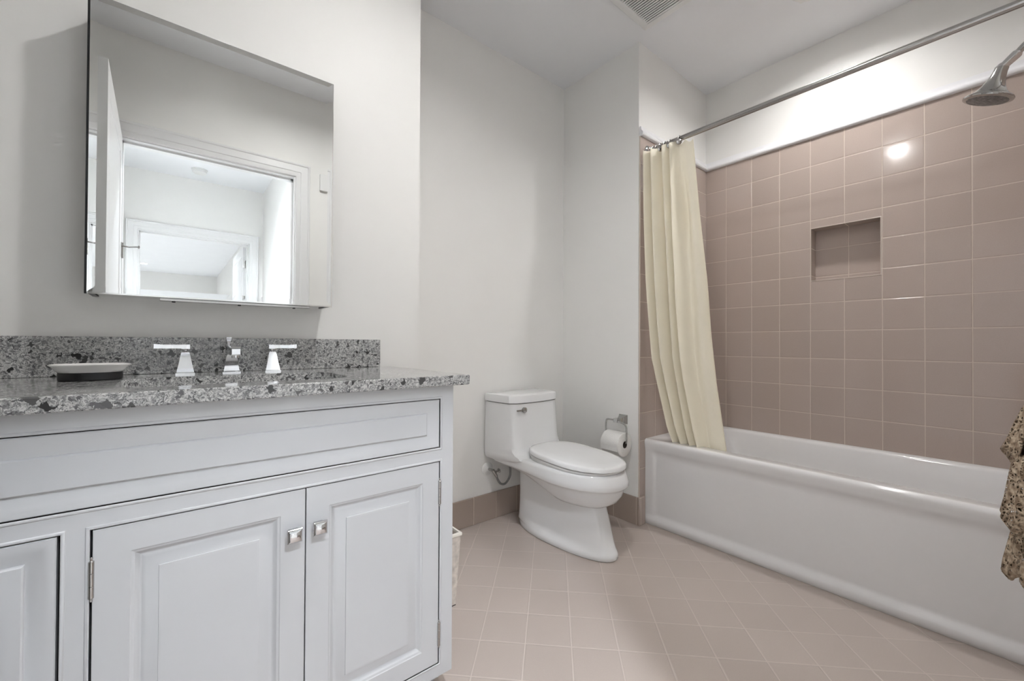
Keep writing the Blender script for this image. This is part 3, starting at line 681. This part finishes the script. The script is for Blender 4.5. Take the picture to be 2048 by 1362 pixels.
# ------------------------------------------------------------------ toilet paper
tp = thing('toilet_paper_holder', 'chrome toilet paper holder fixed to the wall beside the toilet', 'paper holder', (XR, 1.449, 0.575))
bm = bmesh.new()
loft(bm, [[(-d, sy * a, sz * b) for sy, sz in ((-1, -1), (1, -1), (1, 1), (-1, 1))] for a, b, d in ((0.028, 0.026, 0), (0.028, 0.026, 0.004), (0.026, 0.024, 0.006), (0.018, 0.016, 0.022), (0.011, 0.010, 0.040), (0.0095, 0.009, 0.052), (0.012, 0.011, 0.056), (0.012, 0.011, 0.080), (0.008, 0.008, 0.083))])
obj('wall_post', bm, CHROMED, tp, 30)
AX = -0.073; RY0, RY1, RZ = -0.062, 0.058, -0.114
bm = bmesh.new(); tube(bm, smooth_path([(AX, 0.0, 0.002), (AX, 0.035, 0.002), (AX, 0.062, -0.002), (AX, 0.068, -0.03), (AX, 0.068, -0.08), (AX, 0.066, RZ + 0.006), (AX, 0.05, RZ)], 6), 0.0048, 10)
obj('arm', bm, CHROMED, tp, 50)
bm = bmesh.new(); tube(bm, smooth_path([(AX, -0.006, -0.004), (AX, -0.052, -0.012), (AX, -0.070, -0.03), (AX, -0.071, -0.08), (AX, -0.069, RZ), (AX, -0.05, RZ)], 6), 0.0048, 10)
obj('arm', bm, CHROMED, tp, 50)
tr = thing('toilet_paper_roll', 'white toilet paper roll hanging on the chrome holder', 'toilet paper', (XR + AX, 1.449, 0.575 + RZ - 0.012))
bm = bmesh.new(); lathe(bm, [(0.0195, RY0), (0.062, RY0), (0.066, RY0 + 0.003), (0.0663, RY1 - 0.003), (0.062, RY1), (0.0195, RY1)], (0, 0, 0), (0, 1, 0), 56, False, False)
loft(bm, [[(-0.0663 * cos(a), y, 0.0663 * sin(a)) for y in (RY0 + 0.002, RY1 - 0.002)] for a in [radians(20 - 4 * k) for k in range(8)]] + [[(-0.0666, y, -0.030) for y in (RY0 + 0.002, RY1 - 0.002)]], closed=False)
obj('paper', bm, PAPER, tr, 40)
bm = bmesh.new(); lathe(bm, [(0.0195, RY0 + 0.0005), (0.0185, RY0 + 0.0005), (0.0185, RY1 - 0.0005), (0.0195, RY1 - 0.0005)], (0, 0, 0), (0, 1, 0), 32, False, False); obj('core', bm, CARD, tr, 40, 'dark cardboard core')

# ------------------------------------------------------------------ waste bin
wb = thing('waste_bin', 'square tapered ivory shell waste bin standing between vanity and toilet', 'waste bin', (0.780, 1.458, 0))
def sq(a, z): return [(sx * a, sy * a, z) for sx, sy in ((-1, -1), (1, -1), (1, 1), (-1, 1))]
bm = bmesh.new(); loft(bm, [sq(0.080, 0.004), sq(0.093, 0.272), sq(0.088, 0.272), sq(0.076, 0.012)]); obj('body', bm, SHELL, wb)
bm = bmesh.new(); loft(bm, [sq(0.0955, 0.268), sq(0.0965, 0.270), sq(0.0965, 0.278), sq(0.0955, 0.280), sq(0.088, 0.280), sq(0.087, 0.272), sq(0.0925, 0.268)], cap0=False, cap1=False); obj('rim', bm, RIMW, wb)
obj('foot', loft(bmesh.new(), [sq(0.080, 0.0), sq(0.0805, 0.004)]), BLACK, wb)

# ------------------------------------------------------------------ bathtub
XF, TZ, TY0, TY1 = 2.075, 0.474, YW + 0.009, YR - 0.001
tb = thing('bathtub', 'long white alcove bathtub with a panelled apron', 'bathtub', (2.44, 0.58, 0))
def tobj(name, bm, m, smooth=None, label=None):
    o = obj(name, bm, m, tb, smooth, label); o.matrix_parent_inverse = Matrix.Translation((-2.44, -0.58, 0)); return o
def apron_x(z, k):
    out = interp([(0, 0.012), (0.004, 0.008), (0.012, 0.003), (0.024, 0.0), (0.034, 0.001), (0.045, 0.006), (0.056, 0.010), (0.40, 0.010), (0.440, 0.003), (0.455, 0.0)], z)
    fld = interp([(0.040, 0), (0.052, 0.004), (0.064, 0.009), (0.385, 0.009), (0.402, 0.006), (0.418, 0.001), (0.43, 0)], z)
    return XF + out * 0.8 + fld * k
bm = bmesh.new(); ys = [TY1, TY1 - 0.03, TY1 - 0.042, TY1 - 0.050, TY1 - 0.058, TY1 - 0.066, TY1 - 0.075] + [TY1 - 0.075 - (TY1 - TY0 - 0.15) * k / 10 for k in range(1, 10)] + [TY0 + 0.075, TY0 + 0.066, TY0 + 0.058, TY0 + 0.050, TY0 + 0.042, TY0 + 0.03, TY0]
zs2 = [0, 0.004, 0.012, 0.018, 0.024, 0.030, 0.034, 0.039, 0.045, 0.05, 0.056, 0.064, 0.072, 0.20, 0.32, 0.375, 0.385, 0.392, 0.40, 0.41, 0.418, 0.426, 0.440, 0.452]
rows = []
for y in ys:
    e = min(y - TY0, TY1 - y); k = max(0, min(1, (e - 0.036) / 0.034)); k = k * k * (3 - 2 * k)
    rows.append([(apron_x(z, k), y, z) for z in zs2] + [(XF + 0.001, y, 0.460), (XF + 0.004, y, 0.467), (XF + 0.009, y, 0.4715), (XF + 0.016, y, TZ)])
loft(bm, rows, closed=False); tobj('apron', bm, ACRYL, 50)
bm = bmesh.new()
def bl(f, b, e0, e1, z, r): return [(x, y, z) for x, y in rrect(XF + f, XW - b, TY0 + e0, TY1 - e1, r, 8)]
loft(bm, [bl(0.016, 0.001, 0.0, 0.0, TZ, 0.002), bl(0.075, 0.048, 0.085, 0.105, TZ - 0.001, 0.10), bl(0.082, 0.053, 0.092, 0.112, TZ - 0.005, 0.10), bl(0.087, 0.057, 0.098, 0.120, TZ - 0.016, 0.10), bl(0.095, 0.066, 0.11, 0.14, 0.38, 0.11), bl(0.12, 0.09, 0.14, 0.22, 0.20, 0.12), bl(0.16, 0.13, 0.19, 0.30, 0.11, 0.12), bl(0.21, 0.18, 0.25, 0.36, 0.095, 0.10)], cap0=False)
tobj('basin', bm, ACRYL, 50)
bm = bmesh.new(); lathe(bm, [(0, 0), (0.028, 0.0), (0.03, 0.003), (0, 0.004)], (2.44, 0.10, 0.095), n=24); tobj('drain', bm, CHROME, 40)

# ------------------------------------------------------------------ shower rod, rings, curtain
XRD, ZRD = 2.10, 2.104
rd = thing('shower_curtain_rod', 'brushed steel shower curtain rod spanning above the bathtub', 'curtain rod', (XRD, 0.58, ZRD))
bm = bmesh.new(); L0, L1 = YW + 0.008 - 0.58, YR - 0.58
tube(bm, [(0, L0 + 0.002, 0), (0, L1 - 0.002, 0)], 0.0132, 24); obj('bar', bm, STEEL, rd, 40)
for y, s in ((L1, -1), (L0, 1)):
    bm = bmesh.new(); lathe(bm, [(0.031, 0), (0.031, 0.004), (0.027, 0.008), (0.018, 0.010), (0.0175, 0.022), (0.0135, 0.024)], (0, y, 0), (0, s, 0), 32); obj('flange', bm, CHROME, rd, 40)
ring_bm = bmesh.new()
tube(ring_bm, [(0.019 * cos(t), 0.0, 0.019 * sin(t) - 0.004) for t in [2 * pi * k / 24 for k in range(25)]], 0.0028, 8)
lathe(ring_bm, [(0.0, -0.008), (0.010, -0.007), (0.016, -0.002), (0.016, 0.002), (0.010, 0.007), (0, 0.008)], (-0.022, -0.006, -0.024), (0.8, 1, 0), 16)
RY = [1.308, 1.285, 1.262, 1.235, 1.205, 1.150]
RL = ['first from the end wall', 'second from the end wall', 'third from the end wall', 'fourth from the end wall', 'fifth from the end wall', 'at the open edge of the cream curtain']
ring0 = obj('curtain_ring', ring_bm, NICKEL, None, 40, None, (XRD, RY[0], ZRD))
for k, y in enumerate(RY):
    o = ring0 if k == 0 else ring0.copy()
    if k: COL.objects.link(o); o.location = (XRD, y, ZRD)
    tag(o, 'metal curtain ring with a bead, ' + RL[k], 'curtain ring', 'curtain rings on the shower rod')

LEFTX = [(2.09, 2.040), (1.7, 2.050), (1.37, 2.055), (0.93, 2.080), (0.82, 2.105), (0.55, 2.140), (0.46, 2.160), (0.26, 2.185)]
LEFTY = [(2.09, 1.334), (1.7, 1.328), (1.37, 1.315), (0.93, 1.297), (0.82, 1.287), (0.55, 1.240), (0.46, 1.212), (0.26, 1.190)]
RGTX = [(2.09, 2.105), (1.7, 2.115), (1.34, 2.129), (1.06, 2.139), (0.8, 2.149), (0.474, 2.165), (0.26, 2.19)]
RGTY = [(2.09, 1.083), (1.7, 1.055), (1.34, 1.025), (1.06, 1.010), (0.8, 0.985), (0.474, 0.942), (0.26, 0.925)]
bm = bmesh.new(); NS, NT = 110, 60; rows = []
folds = [(0.0, 0.0), (0.07, 0.9), (0.15, -0.9), (0.24, 1.0), (0.34, -0.9), (0.43, 0.75), (0.54, -0.8), (0.60, 1.0), (0.69, -0.55), (0.86, -0.25), (1.0, -0.55)]
def fold(s):
    for (a, va), (b, vb) in zip(folds[:-1], folds[1:]):
        if s <= b:
            t = (s - a) / (b - a); t = t * t * (3 - 2 * t); return va + (vb - va) * t
    return folds[-1][1]
for j in range(NT + 1):
    t = j / NT; z = 2.080 + (0.26 - 2.080) * t; row = []
    lx, ly, rx, ry = interp(LEFTX, z), interp(LEFTY, z), interp(RGTX, z), interp(RGTY, z)
    amp = 0.030 + 0.028 * min(1, t * 2.2)
    for i in range(NS + 1):
        s = i / NS; sw = s + 0.018 * sin(3.1 * t + 9 * s) * sin(pi * s)
        d = fold(min(1, max(0, sw))) * amp * (1 - 0.35 * t * (1 - s))
        d += 0.006 * sin(22 * s + 5 * t) * t
        dent = math.exp(-((s - 0.72) / 0.07) ** 2 - ((t - 0.20) / 0.10) ** 2) * 0.03
        env = min(1, s / 0.03, (1 - s) / 0.03)
        x = lx + (rx - lx) * s - (d - dent) * (0.35 + 0.65 * env); y = ly + (ry - ly) * s + d * 0.15 * env
        zz = z + (0.014 * sin(pi * s * 6) ** 2 * -1 + 0.008) * max(0, 1 - t * 12)
        row.append((x, y, zz))
    rows.append(row)
loft(bm, rows, closed=False)
cu = obj('shower_curtain', bm, CURT, None, 80); tag(cu, 'cream fabric shower curtain gathered at the far end of the tub', 'shower curtain')


# ------------------------------------------------------------------ shower head
sh = thing('shower', 'chrome round shower head on an angled arm over the bathtub', 'shower', (2.44, YW + 0.008, 2.13))
C0 = Vector((2.44, 0.077, 1.957)); n0 = Vector((0.05, 0.35, -1)).normalized()
def shobj(name, bm, m, smooth=None, label=None, parent=None):
    o = obj(name, bm, m, parent or sh, smooth, label)
    if o.parent.parent is None: o.matrix_parent_inverse = Matrix.Translation((-2.44, -(YW + 0.008), -2.13))
    return o
hx_, hy_, _ = frame_to(n0)
def disc(r, h, dy): return [C0 - n0 * h + Vector((0, -dy, 0)) + (hx_ * cos(2 * pi * k / 48) + hy_ * sin(2 * pi * k / 48)) * r for k in range(48)]
bm = bmesh.new(); loft(bm, [disc(r, h, d) for r, h, d in ((0.001, -0.003, 0), (0.063, -0.003, 0), (0.0705, 0.0, 0), (0.072, 0.004, 0), (0.069, 0.009, 0), (0.058, 0.016, 0), (0.046, 0.027, 0), (0.036, 0.042, 0), (0.028, 0.060, 0), (0.0225, 0.080, 0), (0.020, 0.098, 0), (0.0195, 0.112, 0), (0.001, 0.114, 0))])
hd = shobj('head', bm, CHROMED, 40)
bm = bmesh.new(); loft(bm, [disc(r, h, 0) for r, h in ((0.059, -0.0035), (0.057, -0.005), (0.001, -0.0055))]); shobj('spray_face', bm, NOZZ, 40, 'dark nozzle plate')
neck = C0 - n0 * 0.112
ax = Vector((0, -0.60, 0.55)).normalized()
AE = Vector((2.44, YW + 0.008, 2.150))
bm = bmesh.new(); tube(bm, smooth_path([AE, (2.44, -0.13, 2.150), neck + ax * 0.11, neck + ax * 0.04], 8), 0.0115, 16); shobj('arm', bm, CHROMED, 50)
bm = bmesh.new(); tube(bm, [neck - ax * 0.010, neck + ax * 0.006, neck + ax * 0.010, neck + ax * 0.045, neck + ax * 0.050, neck + ax * 0.056], [0.0175, 0.0175, 0.0145, 0.0165, 0.0165, 0.013], 20)
shobj('collar', bm, CHROME, 40)
bm = bmesh.new(); lathe(bm, [(0.03, 0), (0.028, 0.005), (0.014, 0.012)], AE, (0, 1, 0), 28, True, False); shobj('wall_flange', bm, CHROME, 40)

# ------------------------------------------------------------------ towel on a ring by the doorway wall
HX, HY = 1.50, -0.098
rg = thing('towel_ring', 'chrome towel ring on the wall holding the brown lace towel', 'towel ring', (HX, YW, 1.02))
bm = bmesh.new(); lathe(bm, [(0.024, 0), (0.024, 0.006), (0.010, 0.012), (0.010, 0.085), (0.013, 0.09), (0, 0.105)], (0, 0, 0), (0, 1, 0), 24); obj('wall_post', bm, CHROME, rg, 40)
bm = bmesh.new(); tube(bm, [(0.075 * sin(a), 0.095, -0.075 + 0.075 * cos(a)) for a in [2 * pi * k / 40 for k in range(41)]], 0.005, 10, False); obj('ring', bm, CHROME, rg, 60)
tw = thing('hand_towel', 'dark brown hand towel with three ruffled ecru lace tiers hanging by the bathtub', 'towel', (HX, HY, 0.5))
def skirt(prof, pleats, amp, ph, hem=0.0, n=160, span=None):
    loops = []
    for q, (r, z) in enumerate(prof):
        L = []; f = q / (len(prof) - 1)
        for k in range(n):
            a = 2 * pi * k / n if span is None else radians(span[0] + (span[1] - span[0]) * k / (n - 1)); rr = r * (1 + amp * (0.3 + 0.7 * f) * sin(pleats * a + ph + 1.2 * sin(2 * a)) + 0.35 * amp * sin(2.3 * pleats * a + 1.7 * ph))
            y = rr * sin(a); y = max(y, -0.085 - 0.004 * sin(5 * a))
            L.append((rr * cos(a) * 1.15, y, z - 0.5 + hem * f * sin(pleats * a * 1.0 + 2 * ph)))
        loops.append(L)
    return loft(bmesh.new(), loops, span is None, False, False)
obj('towel_body', skirt([(0.018, 0.955), (0.035, 0.93), (0.072, 0.88), (0.092, 0.80), (0.097, 0.72), (0.095, 0.62), (0.085, 0.50)], 7, 0.08, 0.3), BROWN, tw, 60)
for k, pr in enumerate(([(0.080, 0.885), (0.092, 0.86), (0.103, 0.82), (0.112, 0.78), (0.119, 0.755)], [(0.103, 0.765), (0.110, 0.745), (0.116, 0.70), (0.122, 0.65), (0.128, 0.615), (0.120, 0.605)], [(0.102, 0.625), (0.106, 0.60), (0.112, 0.56), (0.118, 0.52), (0.120, 0.495), (0.112, 0.486)])):
    o = obj('lace_tier', skirt(pr, 9 + k, 0.060, 0.9 * k + 0.4, 0.012, span=(-40, 112) if k == 0 else None), LACE, tw, 60)
    so = o.modifiers.new('thick', 'SOLIDIFY'); so.thickness = 0.003

# ------------------------------------------------------------------ small things seen in the mirror
bm = bmesh.new(); box(bm, 0.808, 0.876, YW, YW + 0.018, 2.071, 2.186, 0.003)
tag(obj('wall_chime', bm, PLAST), 'small white wall box high beside the door casing, seen in the mirror', 'wall box')
sm = thing('smoke_detector', 'round white smoke detector on the hall ceiling, seen in the mirror', 'smoke detector', (0.22, -2.20, ZC))
bm = bmesh.new(); lathe(bm, [(0.066, 0.0), (0.066, -0.010), (0.064, -0.012)], n=36, cap0=True); obj('base', bm, PLAST, sm, 40)
bm = bmesh.new(); lathe(bm, [(0.058, -0.012), (0.060, -0.018), (0.056, -0.034), (0.046, -0.040), (0.0, -0.042)], n=36, cap0=False); obj('cover', bm, PLAST, sm, 40)
